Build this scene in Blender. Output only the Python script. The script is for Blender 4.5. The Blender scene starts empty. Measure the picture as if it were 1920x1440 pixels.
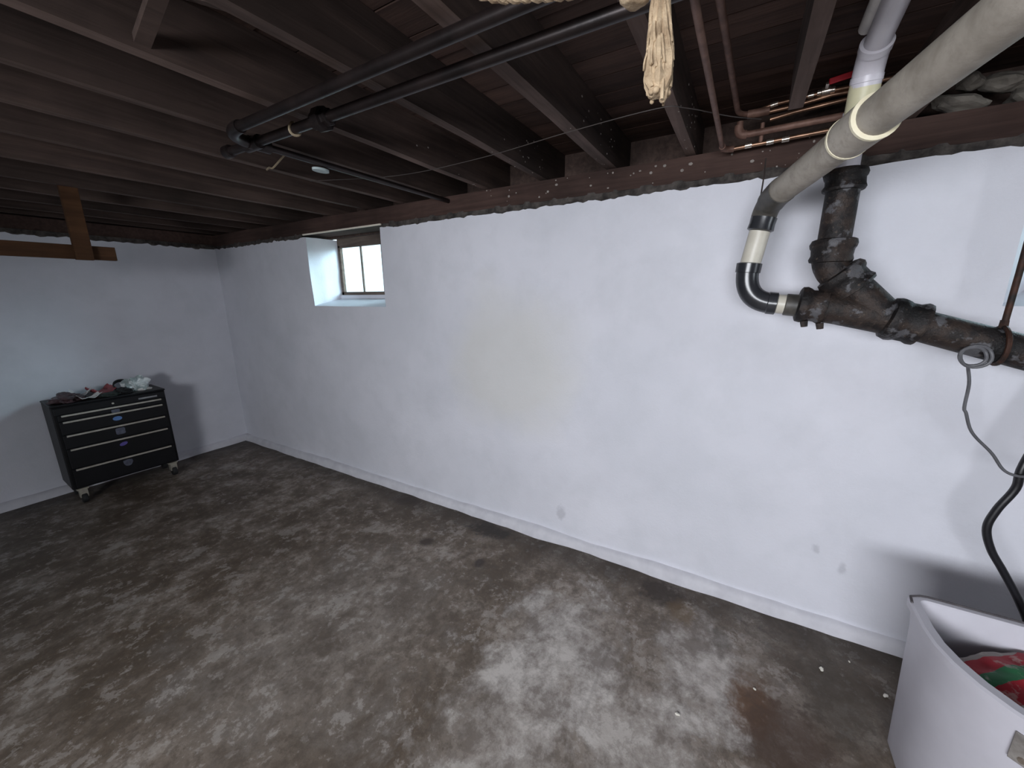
import bpy, bmesh, math, random
from mathutils import Vector, Matrix, noise
random.seed(7)
SC = bpy.context.scene
COL = SC.collection

# ------------------------------------------------------------------ camera, sky, lights, exposure
cd = bpy.data.cameras.new('camera'); cam = bpy.data.objects.new('camera', cd); COL.objects.link(cam)
cd.sensor_width = 36.0; cd.lens = 13.7625; cd.clip_start = 0.02; cd.clip_end = 200
cam.matrix_world = Matrix(((0.50341426, 0.19929926, -0.84074603, 0.0),
                           (-0.86399202, 0.1053158, -0.49236812, 0.0),
                           (-0.00958476, 0.974263, 0.22521044, 1.7),
                           (0, 0, 0, 1)))
SC.camera = cam
w = bpy.data.worlds.new('sky'); SC.world = w; w.use_nodes = True
bgn = w.node_tree.nodes['Background']
bgn.inputs['Color'].default_value = (0.74, 0.90, 1.0, 1); bgn.inputs['Strength'].default_value = 4.5


def area_light(name, loc, direction, sx, sy, power, color):
    ld = bpy.data.lights.new(name, 'AREA'); ld.shape = 'RECTANGLE'; ld.size = sx; ld.size_y = sy
    ld.energy = power; ld.color = color
    o = bpy.data.objects.new(name, ld); COL.objects.link(o); o.location = loc
    o.rotation_euler = Vector(direction).to_track_quat('-Z', 'Y').to_euler()
    return o


# main daylight from opposite the pipes, through an unseen opening widened for soft shadows
area_light('unseen_opening_light', (-2.56, 0.12, 1.72), (1, -0.5, -0.5), 2.5, 0.66, 186, (0.94, 0.95, 1.0))
# added near-wall fill lamp, then open sky outside the two small windows
area_light('unseen_opening_light', (0.6, -3.34, 1.82), (0.25, 1, -0.15), 0.9, 0.55, 8, (0.94, 0.95, 1.0))  # fill lamp added behind the camera to lighten the tub's shadow
area_light('window_skylight', (4.6, 0.9, 3.0), Vector((2.4, 3.0, 1.93)) - Vector((4.6, 0.9, 3.0)), 1.5, 1.1, 215, (0.66, 0.89, 1.0))
area_light('window_skylight', (4.6, -3.2, 2.75), Vector((2.4, -1.3, 1.93)) - Vector((4.6, -3.2, 2.75)), 1.5, 1.1, 90, (0.70, 0.90, 1.0))
SC.view_settings.view_transform = 'Standard'; SC.view_settings.look = 'None'
SC.view_settings.gamma = 1.0; SC.view_settings.use_curve_mapping = False
SC.view_settings.exposure = 0.0
try:
    SC.cycles.use_denoising = True
except Exception:
    pass


# ------------------------------------------------------------------ helpers
def srgb(r, g, b):
    f = lambda c: (c / 12.92 if c <= 0.04045 else ((c + 0.055) / 1.055) ** 2.4)
    return (f(r / 255), f(g / 255), f(b / 255), 1)


class NT:
    def __init__(s, name, rough=0.8, metal=0.0, spec=0.5):
        s.m = bpy.data.materials.new(name); s.m.use_nodes = True
        s.t = s.m.node_tree; s.b = s.t.nodes['Principled BSDF']
        s.b.inputs['Roughness'].default_value = rough; s.b.inputs['Metallic'].default_value = metal
        s.b.inputs['Specular IOR Level'].default_value = spec
        s._c = None

    def n(s, typ, **kw):
        x = s.t.nodes.new(typ)
        for k, v in kw.items():
            if k in x.inputs.keys(): x.inputs[k].default_value = v
            else: setattr(x, k, v)
        return x

    def l(s, a, b): s.t.links.new(a, b)

    def co(s):
        if not s._c: s._c = s.n('ShaderNodeTexCoord').outputs['Object']
        return s._c

    def noise(s, scale, detail=4, rough=0.55, stretch=None, offset=(0, 0, 0), dist=0.0):
        c = s.co()
        if stretch or any(offset):
            mp = s.n('ShaderNodeMapping'); mp.inputs['Scale'].default_value = stretch or (1, 1, 1)
            mp.inputs['Location'].default_value = offset
            s.l(c, mp.inputs['Vector']); c = mp.outputs['Vector']
        x = s.n('ShaderNodeTexNoise', Scale=scale, Detail=detail, Roughness=rough, Distortion=dist)
        s.l(c, x.inputs['Vector']); return x.outputs['Fac']

    def ramp(s, fac, stops):
        r = s.n('ShaderNodeValToRGB'); e = r.color_ramp.elements
        while len(e) < len(stops): e.new(0.5)
        for el, (p, c) in zip(e, stops): el.position = p; el.color = c
        s.l(fac, r.inputs['Fac']); return r.outputs['Color']

    def mask(s, fac, lo, hi):
        r = s.n('ShaderNodeMapRange'); r.inputs['From Min'].default_value = lo; r.inputs['From Max'].default_value = hi
        r.clamp = True
        s.l(fac, r.inputs['Value']); return r.outputs['Result']

    def mix(s, fac, a, b, mode='MIX'):
        x = s.n('ShaderNodeMix'); x.data_type = 'RGBA'; x.blend_type = mode
        for sock, v in ((x.inputs['Factor'], fac), (x.inputs['A'], a), (x.inputs['B'], b)):
            pass
        ins = [i for i in x.inputs if i.enabled]
        for i, v in zip(ins, (fac, a, b)):
            if isinstance(v, (int, float)): i.default_value = v
            elif isinstance(v, tuple): i.default_value = v
            else: s.l(v, i)
        return [o for o in x.outputs if o.enabled][0]

    def math(s, op, a, b=0.0):
        x = s.n('ShaderNodeMath', operation=op)
        for i, v in zip(x.inputs, (a, b)):
            if isinstance(v, (int, float)): i.default_value = v
            else: s.l(v, i)
        return x.outputs[0]

    def blob(s, centre, radii, warp=None, amount=0.3):
        """1 inside an uneven patch around centre, 0 outside (object space)"""
        v = s.n('ShaderNodeVectorMath', operation='SUBTRACT'); s.l(s.co(), v.inputs[0]); v.inputs[1].default_value = centre
        d = s.n('ShaderNodeVectorMath', operation='DIVIDE'); s.l(v.outputs[0], d.inputs[0]); d.inputs[1].default_value = radii
        ln = s.n('ShaderNodeVectorMath', operation='LENGTH'); s.l(d.outputs[0], ln.inputs[0])
        r = ln.outputs['Value']
        if warp is not None:
            r = s.math('ADD', r, s.math('MULTIPLY', s.math('SUBTRACT', warp, 0.5), amount * 4))
        return s.mask(r, 1.15, 0.55)

    def out(s, col, bump=None, strength=0.3, dist=0.02):
        if isinstance(col, tuple): s.b.inputs['Base Color'].default_value = col
        else: s.l(col, s.b.inputs['Base Color'])
        if bump is not None:
            bp = s.n('ShaderNodeBump', Strength=strength, Distance=dist); s.l(bump, bp.inputs['Height'])
            s.l(bp.outputs['Normal'], s.b.inputs['Normal'])
        return s.m


def simple(name, c1, c2=None, scale=12, rough=0.6, metal=0.0, bump=0.15, lo=0.35, hi=0.65, stretch=None, spec=0.5):
    t = NT(name, rough, metal, spec)
    f = t.noise(scale, 5, 0.6, stretch)
    col = t.ramp(f, [(lo, c1), (hi, c2 or c1)])
    return t.out(col, f, bump, 0.01)


def wood(name, c1, c2, axis='x', rough=0.85):
    t = NT(name, rough, 0, 0.25)
    st = {'x': (0.9, 14, 14), 'y': (14, 0.9, 14), 'z': (14, 14, 0.9)}[axis]
    oi = t.n('ShaderNodeObjectInfo').outputs['Random']
    g = t.noise(2.2, 6, 0.6, st, dist=0.6)
    big = t.noise(1.7, 4, 0.6)
    col = t.ramp(g, [(0.3, c1), (0.7, c2)])
    col = t.mix(t.mask(big, 0.4, 0.7), col, t.mix(0.55, col, (0, 0, 0, 1)))
    hs = t.n('ShaderNodeHueSaturation'); t.l(col, hs.inputs['Color'])
    t.l(t.math('ADD', t.math('MULTIPLY', oi, 0.55), 0.72), hs.inputs['Value'])
    return t.out(hs.outputs['Color'], g, 0.35, 0.01)


def setp(o, label=None, cat=None, group=None, kind=None):
    if label: o['label'] = label
    if cat: o['category'] = cat
    if group: o['group'] = group
    if kind: o['kind'] = kind
    return o


def thing(name, label, cat, loc=(0, 0, 0), rz=0, group=None):
    o = bpy.data.objects.new(name, None); COL.objects.link(o); o.empty_display_size = 0.05
    o.location = loc; o.rotation_euler = (0, 0, rz)
    return setp(o, label, cat, group)


def obj(name, bm, mat, parent=None, smooth=True, bevel=0.0, angle=40):
    bmesh.ops.recalc_face_normals(bm, faces=bm.faces[:])
    me = bpy.data.meshes.new(name); bm.to_mesh(me); bm.free()
    o = bpy.data.objects.new(name, me); COL.objects.link(o)
    for m in (mat if isinstance(mat, (list, tuple)) else [mat]): me.materials.append(m)
    if smooth:
        me.polygons.foreach_set('use_smooth', [True] * len(me.polygons))
        try: me.set_sharp_from_angle(angle=math.radians(angle))
        except Exception: pass
    if bevel:
        b = o.modifiers.new('bevel', 'BEVEL'); b.width = bevel; b.segments = 2; b.limit_method = 'ANGLE'
    if parent is not None: o.parent = parent
    return o


def box(bm, c, s, rot=None, mi=0):
    r = bmesh.ops.create_cube(bm, size=1.0)
    M = Matrix.Translation(c) @ (rot.to_4x4() if rot is not None else Matrix()) @ Matrix.Diagonal((s[0], s[1], s[2], 1))
    bmesh.ops.transform(bm, matrix=M, verts=r['verts'])
    for f in {f for v in r['verts'] for f in v.link_faces}: f.material_index = mi
    return r['verts']


def bar(bm, a, b, wd, th, up=(0, 0, 1)):
    a = Vector(a); b = Vector(b); d = (b - a).normalized(); u = Vector(up); s = d.cross(u).normalized(); u = s.cross(d)
    R = Matrix((d, s, u)).transposed()
    return box(bm, (a + b) / 2, ((b - a).length, wd, th), R)


def sweep(bm, path, radii, seg=20, cap=True, mi=0, wob=0.0):
    """a round body along a path; a radius for every path point"""
    P = [Vector(p) for p in path]
    if isinstance(radii, (int, float)): radii = [radii] * len(P)
    T = []
    for i in range(len(P)):
        a = P[max(i - 1, 0)]; b = P[min(i + 1, len(P) - 1)]; d = b - a
        if d.length < 1e-9: d = T[-1] if T else Vector((0, 0, 1))
        T.append(d.normalized())
    u = T[0].orthogonal().normalized(); rings = []
    for i, (p, t, r) in enumerate(zip(P, T, radii)):
        u = (u - t * u.dot(t)).normalized(); v = t.cross(u)
        ring = []
        for k in range(seg):
            a = 2 * math.pi * k / seg
            q = u * math.cos(a) + v * math.sin(a)
            rr = r * (1 + (wob * noise.noise((p + q * r) * 22) if wob else 0))
            ring.append(bm.verts.new(p + q * rr))
        rings.append(ring)
    for A, B in zip(rings, rings[1:]):
        for k in range(seg):
            f = bm.faces.new((A[k], A[(k + 1) % seg], B[(k + 1) % seg], B[k])); f.material_index = mi
    if cap:
        bm.faces.new(rings[0][::-1]).material_index = mi; bm.faces.new(rings[-1]).material_index = mi


def prof(a, b, steps):
    """path + radii along the straight line a-b: steps are (fraction, radius)"""
    a = Vector(a); b = Vector(b)
    eps = 0.0
    return [a.lerp(b, t + i * 1e-5) for i, (t, r) in enumerate(steps)], [r for t, r in steps]


def curve_pts(pts, n=8):
    """Catmull-Rom through the points"""
    P = [Vector(p) for p in pts]; P = [P[0] * 2 - P[1]] + P + [P[-1] * 2 - P[-2]]; out = []
    for i in range(1, len(P) - 2):
        for k in range(n):
            t = k / n; a, b, c, d = P[i - 1], P[i], P[i + 1], P[i + 2]
            out.append(0.5 * ((2 * b) + (c - a) * t + (2 * a - 5 * b + 4 * c - d) * t * t + (3 * b - a - 3 * c + d) * t ** 3))
    out.append(P[-2]); return out


def arc(p0, corner, p1, n=10):
    """smooth bend from p0 to p1 about the corner (quadratic)"""
    p0, c, p1 = Vector(p0), Vector(corner), Vector(p1)
    return [p0 * (1 - t) ** 2 + c * 2 * t * (1 - t) + p1 * t * t for t in [k / n for k in range(n + 1)]]


def new(): return bmesh.new()


# ------------------------------------------------------------------ materials
def make_wall_paint():
    t = NT('wall_paint', 0.75, 0, 0.3)
    big = t.noise(0.9, 4, 0.6); mid = t.noise(5, 5, 0.6); fine = t.noise(70, 3, 0.7)
    col = t.mix(t.mask(big, 0.35, 0.7), srgb(222, 222, 230), srgb(208, 209, 217))
    col = t.mix(t.math('MULTIPLY', t.mask(mid, 0.45, 0.75), 0.35), col, srgb(196, 198, 204))
    # a faint yellowish patch and a few scuffs low on the wall
    col = t.mix(t.math('MULTIPLY', t.blob((2.26, 1.35, 1.2), (0.6, 0.55, 0.45), big, 0.5), 0.5), col, srgb(205, 203, 194))
    sc_ = t.noise(24, 3, 0.5)
    for c, r in (((2.26, -0.555, 0.355), 0.03), ((2.26, -0.44, 0.432), 0.03), ((2.26, 0.95, 0.22), 0.05)):
        col = t.mix(t.math('MULTIPLY', t.blob(c, (0.3, r * 0.7, r * 1.0), sc_, 0.5), 0.35), col, srgb(150, 150, 158))
    h = t.math('ADD', t.math('MULTIPLY', mid, 1.0), t.math('MULTIPLY', fine, 0.22))
    return t.out(col, h, 0.28, 0.02)


def make_concrete():
    t = NT('floor_concrete', 0.62, 0, 0.4)
    big = t.noise(0.75, 5, 0.6, offset=(3, 1, 0)); mid = t.noise(3.2, 7, 0.7, dist=0.25); fine = t.noise(17, 6, 0.7, dist=0.1); grit = t.noise(90, 3, 0.7); patch = t.noise(7.5, 7, 0.75, offset=(2, 5, 1), dist=0.15)
    col = t.ramp(mid, [(0.34, srgb(80, 67, 55)), (0.46, srgb(110, 97, 84)), (0.54, srgb(138, 126, 115)), (0.66, srgb(178, 168, 158))])
    col = t.mix(t.mask(big, 0.38, 0.66), t.mix(0.55, col, srgb(80, 68, 56)), col)
    col = t.mix(t.math('MULTIPLY', t.mask(fine, 0.52, 0.57), 0.5), col, srgb(88, 78, 69))
    col = t.mix(t.math('MULTIPLY', t.mask(fine, 0.43, 0.38), 0.45), col, srgb(176, 169, 162))
    col = t.mix(t.math('MULTIPLY', t.mask(patch, 0.53, 0.565), 0.42), col, srgb(84, 74, 64))
    col = t.mix(t.math('MULTIPLY', t.mask(patch, 0.44, 0.41), 0.38), col, srgb(180, 173, 166))
    # pale area in the open floor
    for c, r, a in (((1.45, 0.62, 0), (0.50, 0.30, 1), 0.8), ((1.05, 0.62, 0), (0.5, 0.3, 1), 0.55), ((1.70, 0.0, 0), (0.3, 0.22, 1), 0.75), ((1.25, 0.2, 0), (0.3, 0.3, 1), 0.6), ((1.0, 1.7, 0), (0.7, 0.6, 1), 0.25)):
        col = t.mix(t.math('MULTIPLY', t.blob(c, r, mid, 0.9), a), col, t.mix(t.mask(patch, 0.40, 0.60), srgb(206, 200, 194), srgb(138, 130, 124)))
    # damp dark line along the walls
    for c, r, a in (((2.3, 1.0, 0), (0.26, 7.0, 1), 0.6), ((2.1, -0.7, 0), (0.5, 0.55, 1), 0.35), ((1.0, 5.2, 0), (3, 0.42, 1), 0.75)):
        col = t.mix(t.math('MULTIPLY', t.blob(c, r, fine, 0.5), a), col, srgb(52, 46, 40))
    # rust and oil stains, each with its own outline
    for c, r, cc, a in (((1.632, -0.21, 0), (0.15, 0.10, 1), srgb(98, 68, 42), 0.85), ((1.52, -0.33, 0), (0.26, 0.17, 1), srgb(70, 52, 40), 0.75),
                        ((1.85, -0.52, 0), (0.26, 0.16, 1), srgb(66, 58, 48), 0.7), ((2.11, 0.24, 0), (0.11, 0.15, 1), srgb(50, 40, 32), 0.85),
                        ((2.02, 0.12, 0), (0.09, 0.08, 1), srgb(104, 84, 58), 0.6),
                        ((1.8, 1.31, 0), (0.045, 0.04, 1), srgb(66, 58, 54), 0.9), ((1.8, 1.77, 0), (0.05, 0.06, 1), srgb(60, 50, 44), 0.8),
                        ((2.14, 1.46, 0), (0.09, 0.20, 1), srgb(44, 38, 33), 0.85), ((2.15, 2.3, 0), (0.08, 0.16, 1), srgb(58, 48, 42), 0.7),
                        ((1.92, -0.07, 0), (0.10, 0.05, 1), srgb(70, 62, 52), 0.6), ((1.55, 0.40, 0), (0.45, 0.010, 1), srgb(84, 76, 70), 0.22)):
        col = t.mix(t.math('MULTIPLY', t.blob(c, r, fine, 0.55), a), col, cc)
    h = t.math('ADD', mid, t.math('ADD', t.math('MULTIPLY', fine, 0.6), t.math('MULTIPLY', grit, 0.25)))
    ro = t.mask(fine, 0.2, 1.1); t.l(t.math('ADD', t.math('MULTIPLY', ro, 0.35), 0.42), t.b.inputs['Roughness'])
    return t.out(col, h, 0.3, 0.012)


def make_iron():
    t = NT('cast_iron', 0.6, 0.25, 0.4)
    a = t.noise(9, 5, 0.6); b = t.noise(14, 4, 0.6, offset=(4, 2, 9)); f = t.noise(60, 4, 0.7)
    col = t.ramp(a, [(0.36, srgb(19, 18, 19)), (0.48, srgb(31, 27, 27)), (0.57, srgb(56, 46, 41)), (0.66, srgb(33, 29, 28))])
    col = t.mix(t.mask(b, 0.57, 0.62), col, srgb(88, 87, 90))
    col = t.mix(t.math('MULTIPLY', t.mask(f, 0.6, 0.7), 0.4), col, srgb(120, 104, 92))
    return t.out(col, t.math('ADD', a, f), 0.5, 0.008)


def make_grey_pipe():
    t = NT('dusty_grey_pipe', 0.6, 0, 0.4)
    a = t.noise(5, 5, 0.6, dist=0.4); f = t.noise(40, 5, 0.7)
    col = t.ramp(a, [(0.33, srgb(132, 124, 113)), (0.5, srgb(168, 160, 149)), (0.7, srgb(188, 181, 171))])
    col = t.mix(t.math('MULTIPLY', t.mask(f, 0.5, 0.7), 0.5), col, srgb(128, 120, 110))
    return t.out(col, f, 0.2, 0.004)


M = {}
M['wall'] = make_wall_paint()
M['cove'] = simple('cove_paint', srgb(214, 213, 219), srgb(200, 199, 206), 9, 0.8)
M['concrete'] = make_concrete()
M['joist'] = wood('old_joist', srgb(54, 43, 39), srgb(80, 65, 59), 'x')
M['joist_lit'] = wood('lit_joist_underside', srgb(82, 67, 61), srgb(112, 94, 87), 'x')  # paler copy for joist undersides, paints in light bounced off the floor
M['plank'] = wood('old_subfloor', srgb(58, 43, 38), srgb(86, 65, 57), 'y')
M['sill'] = wood('old_sill', srgb(56, 42, 38), srgb(78, 60, 54), 'y')
M['brownwood'] = wood('brown_board', srgb(66, 42, 25), srgb(88, 59, 37), 'x')
M['dark'] = simple('dark_masonry', srgb(34, 30, 28), srgb(58, 54, 50), 6, 0.95)
M['mortar'] = simple('rough_mortar', srgb(44, 40, 38), srgb(88, 82, 78), 18, 0.95, bump=0.6)
M['stone'] = simple('field_stone', srgb(76, 71, 66), srgb(118, 112, 104), 8, 0.9, bump=0.5)
M['iron'] = make_iron()
M['grey_pipe'] = make_grey_pipe()
M['cream'] = simple('cream_pvc', srgb(190, 184, 170), srgb(206, 201, 188), 10, 0.4)
M['glue'] = simple('cream_glue', srgb(222, 212, 182), srgb(232, 224, 198), 30, 0.5)
M['abs'] = simple('black_abs', srgb(36, 37, 41), srgb(48, 49, 53), 10, 0.25, bump=0.05)
M['absdusty'] = simple('dusty_black_abs', srgb(52, 50, 48), srgb(84, 80, 74), 14, 0.5, bump=0.1)
M['white_pvc'] = simple('white_pvc', srgb(226, 222, 228), srgb(208, 204, 212), 6, 0.35, bump=0.05)
M['yellow_pvc'] = simple('primer_stained_pvc', srgb(222, 216, 182), srgb(206, 200, 166), 12, 0.45)
M['blackpipe'] = simple('black_iron_pipe', srgb(30, 25, 25), srgb(46, 38, 37), 12, 0.38, 0.5, bump=0.1)
M['rustpipe'] = simple('rusty_pipe', srgb(92, 66, 56), srgb(122, 92, 80), 20, 0.6, 0.3)
M['copper'] = simple('copper', srgb(156, 122, 100), srgb(116, 90, 74), 18, 0.35, 0.85, bump=0.05)
M['solder'] = simple('solder', srgb(206, 196, 186), srgb(180, 168, 156), 25, 0.25, 0.9)
M['red'] = simple('red_plastic', srgb(190, 28, 44), srgb(168, 22, 38), 10, 0.45)
M['rope'] = simple('cotton_rope', srgb(196, 174, 144), srgb(150, 128, 102), 45, 0.95, bump=0.5)
M['chest'] = simple('black_steel', srgb(12, 12, 15), srgb(17, 17, 21), 8, 0.45, 0.0, bump=0.02, spec=0.3)
M['chestin'] = simple('drawer_gap', srgb(8, 8, 9), None, 8, 0.8)
M['alu'] = simple('aluminium_pull', srgb(196, 190, 180), srgb(176, 170, 160), 20, 0.45, 0.2)
M['label'] = simple('grey_label', srgb(150, 150, 152), srgb(130, 130, 134), 40, 0.5)
M['blue'] = simple('blue_badge', srgb(96, 134, 190), srgb(80, 116, 172), 30, 0.4)
M['purple'] = simple('purple_badge', srgb(96, 84, 158), srgb(84, 74, 146), 30, 0.4)
M['greybadge'] = simple('grey_badge', srgb(96, 100, 116), srgb(70, 72, 86), 60, 0.4)
M['caster'] = simple('zinc_caster', srgb(176, 170, 156), srgb(150, 145, 134), 20, 0.45, 0.3)
M['rubber'] = simple('black_rubber', srgb(24, 24, 25), srgb(32, 32, 33), 10, 0.7)
M['paper'] = simple('white_paper', srgb(236, 232, 228), srgb(216, 212, 210), 18, 0.8)
M['bagbrown'] = simple('maroon_bag', srgb(92, 70, 74), srgb(60, 48, 50), 14, 0.45)
M['redpack'] = simple('red_packet', srgb(166, 78, 84), srgb(140, 60, 66), 8, 0.5)
M['bagclear'] = simple('cloudy_bag', srgb(160, 172, 172), srgb(236, 240, 240), 12, 0.3, lo=0.45, hi=0.55)
M['pouch'] = simple('dark_pouch', srgb(40, 46, 44), srgb(54, 60, 56), 20, 0.8)
M['frame'] = wood('window_frame_wood', srgb(92, 80, 74), srgb(126, 112, 102), 'y')
M['pale_strip'] = simple('thin_pale_strip', srgb(232, 222, 208), srgb(216, 206, 192), 8, 0.7)
M['tub'] = simple('white_plastic_tub', srgb(196, 194, 202), srgb(187, 185, 193), 5, 0.45, bump=0.05)
M['rim_dark'] = simple('dark_line', srgb(66, 62, 66), srgb(84, 80, 82), 20, 0.8)
M['zinc'] = simple('galvanised_steel', srgb(160, 155, 150), srgb(126, 121, 118), 30, 0.5, 0.5)
M['hose'] = simple('black_hose', srgb(18, 18, 22), srgb(26, 26, 30), 10, 0.4)
M['cable'] = simple('grey_cable', srgb(74, 74, 78), srgb(92, 92, 96), 10, 0.55)
M['wire'] = simple('dark_wire', srgb(52, 46, 44), srgb(70, 62, 58), 10, 0.6)
M['palewire'] = simple('pale_twine', srgb(150, 136, 112), srgb(128, 114, 92), 30, 0.8)
M['tag'] = simple('pale_tag', srgb(176, 188, 188), srgb(156, 168, 170), 20, 0.6)
M['rod'] = simple('rusty_rod', srgb(30, 24, 22), srgb(70, 42, 30), 30, 0.7, 0.3)
M['splat'] = simple('white_paint_drips', srgb(150, 142, 136), srgb(126, 118, 112), 30, 0.8)
M['chip'] = simple('white_chip', srgb(236, 232, 220), srgb(220, 214, 200), 30, 0.7)
M['siding'] = simple('neighbour_siding', srgb(226, 232, 240), srgb(214, 220, 230), 3, 0.8)
M['soil'] = simple('yard_soil', srgb(150, 150, 140), srgb(120, 124, 108), 2, 0.95)


def make_glass():
    t = NT('window_glass'); n = t.t.nodes
    tr = t.n('ShaderNodeBsdfTransparent'); tr.inputs['Color'].default_value = (0.93, 0.97, 0.97, 1)
    gl = t.n('ShaderNodeBsdfGlossy'); gl.inputs['Roughness'].default_value = 0.05
    mx = t.n('ShaderNodeMixShader'); mx.inputs['Fac'].default_value = 0.05
    t.l(tr.outputs[0], mx.inputs[1]); t.l(gl.outputs[0], mx.inputs[2])
    t.l(mx.outputs[0], n['Material Output'].inputs['Surface'])
    return t.m


M['glass'] = make_glass()


def make_bag_print():
    """grey sack with printed red, green and red bands"""
    t = NT('printed_sack', 0.6, 0, 0.3)
    sx = t.n('ShaderNodeSeparateXYZ'); t.l(t.co(), sx.inputs[0])
    wv = t.noise(9, 3, 0.6)
    u = t.math('ADD', sx.outputs['X'], t.math('MULTIPLY', t.math('SUBTRACT', wv, 0.5), 0.03))
    r = t.n('ShaderNodeValToRGB'); r.color_ramp.interpolation = 'CONSTANT'; e = r.color_ramp.elements
    stops = [(0.0, srgb(150, 142, 136)), (0.30, srgb(158, 30, 44)), (0.46, srgb(40, 104, 66)), (0.62, srgb(158, 30, 44)), (0.82, srgb(176, 170, 166))]
    while len(e) < len(stops): e.new(0.5)
    for el, (p, c) in zip(e, stops): el.position = p; el.color = c
    t.l(t.math('ADD', t.math('MULTIPLY', u, 3.9), 0.66), r.inputs['Fac'])
    g = t.noise(30, 4, 0.6)
    col = t.mix(t.math('MULTIPLY', t.mask(g, 0.56, 0.64), 0.45), r.outputs['Color'], srgb(190, 180, 172))
    return t.out(col, wv, 0.4, 0.02)


M['sack'] = make_bag_print()


# ------------------------------------------------------------------ room shell
XR, YF, XL, YN = 2.27, 5.09, -2.5, -3.2       # right, far, left and near wall planes
WT = 2.205                                     # top of the painted walls
bm = new()
nx, ny = 40, 70
V = [[bm.verts.new((XL - 0.1 + (XR + 0.2 - XL) * i / nx, YN - 0.1 + (YF + 0.2 - YN) * j / ny, 0.004 * noise.noise(Vector((i * 0.37, j * 0.41, 0))) - 0.003)) for j in range(ny + 1)] for i in range(nx + 1)]
for i in range(nx):
    for j in range(ny): bm.faces.new((V[i][j], V[i + 1][j], V[i + 1][j + 1], V[i][j + 1]))
setp(obj('floor', bm, M['concrete']), 'worn stained grey brown concrete basement floor', kind='structure')


def bumpy(p):
    return 0.012 * noise.noise(p * 1.3) + 0.005 * noise.noise(p * 4.0 + Vector((7, 3, 1)))


def wall(name, fixed_axis, plane, sign, a0, a1, label, holes=(), depth=0.31, top=WT):
    """painted bumpy wall with a ragged top edge; holes = (a_lo, a_hi, z_lo) notches open to the top, with splayed reveals"""
    def coords(lo, hi, step, extra):
        n = max(1, round((hi - lo) / step)); c = [lo + (hi - lo) * i / n for i in range(n + 1)]
        for e in extra:
            k = min(range(len(c)), key=lambda q: abs(c[q] - e)); c[k] = e
        return sorted(c)
    A = coords(a0, a1, 0.06, [h[0] for h in holes] + [h[1] for h in holes])
    Z = coords(-0.03, top, 0.06, [h[2] for h in holes])
    bm = new(); G = {}
    def pos(a, z, d=0.0, edge=False):
        p = Vector((plane, a, z)) if fixed_axis == 'x' else Vector((a, plane, z))
        off = bumpy(p)
        if z > top - 1e-6:
            p.z += 0.018 * noise.noise(Vector((a * 9, 3, plane))) + 0.010 * noise.noise(Vector((a * 25, 8, plane)))
        dirv = Vector((sign, 0, 0)) if fixed_axis == 'x' else Vector((0, sign, 0))
        return p + dirv * (off + d)
    for i, a in enumerate(A):
        for k, z in enumerate(Z): G[i, k] = bm.verts.new(pos(a, z))
    hole = lambda a, z: any(h[0] < a < h[1] and z > h[2] for h in holes)
    for i in range(len(A) - 1):
        for k in range(len(Z) - 1):
            if not hole((A[i] + A[i + 1]) / 2, (Z[k] + Z[k + 1]) / 2):
                bm.faces.new((G[i, k], G[i + 1, k], G[i + 1, k + 1], G[i, k + 1]))
    # top of the wall
    last = len(Z) - 1; prev = None
    for i, a in enumerate(A):
        q = bm.verts.new(pos(a, top) - (Vector((sign, 0, 0)) if fixed_axis == 'x' else Vector((0, sign, 0))) * depth)
        if prev and not hole((A[i - 1] + a) / 2, top - 0.01): bm.faces.new((G[i - 1, last], G[i, last], q, prev))
        prev = q
    # reveals: jambs and a sill that slopes up towards the frame
    for (lo, hi, zl) in holes:
        i0, i1 = A.index(lo), A.index(hi); k0 = Z.index(zl)
        loop = [G[i0, k] for k in range(last, k0 - 1, -1)] + [G[i, k0] for i in range(i0 + 1, i1 + 1)] + [G[i1, k] for k in range(k0 + 1, last + 1)]
        prevring = loop; steps = 6
        for s in range(1, steps + 1):
            f = s / steps; ring = []
            for v in loop:
                p = v.co.copy(); q = p.copy()
                if fixed_axis == 'x': q.x = plane - sign * depth
                else: q.y = plane - sign * depth
                r = p.lerp(q, f)
                c = (lo + hi) / 2; half = (hi - lo) / 2
                av = (r.y if fixed_axis == 'x' else r.x)
                sq = -0.02 * f * (av - c) / half
                bulge = 0.006 * noise.noise(r * 7)
                if lo < -1 and av > c: sq = -0.17 * f
                if s == 1: sq += 0.012 * (1 if av > c else -1) * (abs(av - c) / half > 0.98)
                if fixed_axis == 'x': r.y += sq + bulge
                else: r.x += sq + bulge
                r.z += (0.07 * f if r.z < zl + 0.6 else 0) * max(0, 1 - (p.z - zl) / 0.6) + (bulge if s < steps else 0)
                ring.append(bm.verts.new(r))
            for a_, b_, c_, d_ in zip(prevring, prevring[1:], ring[1:], ring): bm.faces.new((a_, b_, c_, d_))
            prevring = ring
    o = obj(name, bm, M['wall'], angle=60)
    return setp(o, label, kind='structure')


W1 = (2.50, 3.445, 1.605); W2 = (-1.75, -0.855, 1.635)
wr = wall('wall_right', 'x', XR, -1, YN - 0.2, YF + 0.1, 'long white painted masonry wall with two small windows', (W1, W2))
wf = wall('wall_far', 'y', YF, -1, XL - 0.1, XR + 0.1, 'white painted end wall behind the black tool chest')
wn = wall('wall_near', 'y', YN, 1, XL - 0.1, XR + 0.1, 'unseen dark masonry end wall behind the camera with an added opening', ((0.1, 1.1, 1.5),), 0.1)  # opening added so the fill lamp can reach the tub's shadow
wn.data.materials[0] = M['dark']  # unseen wall darkened to cut bounced light
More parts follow.
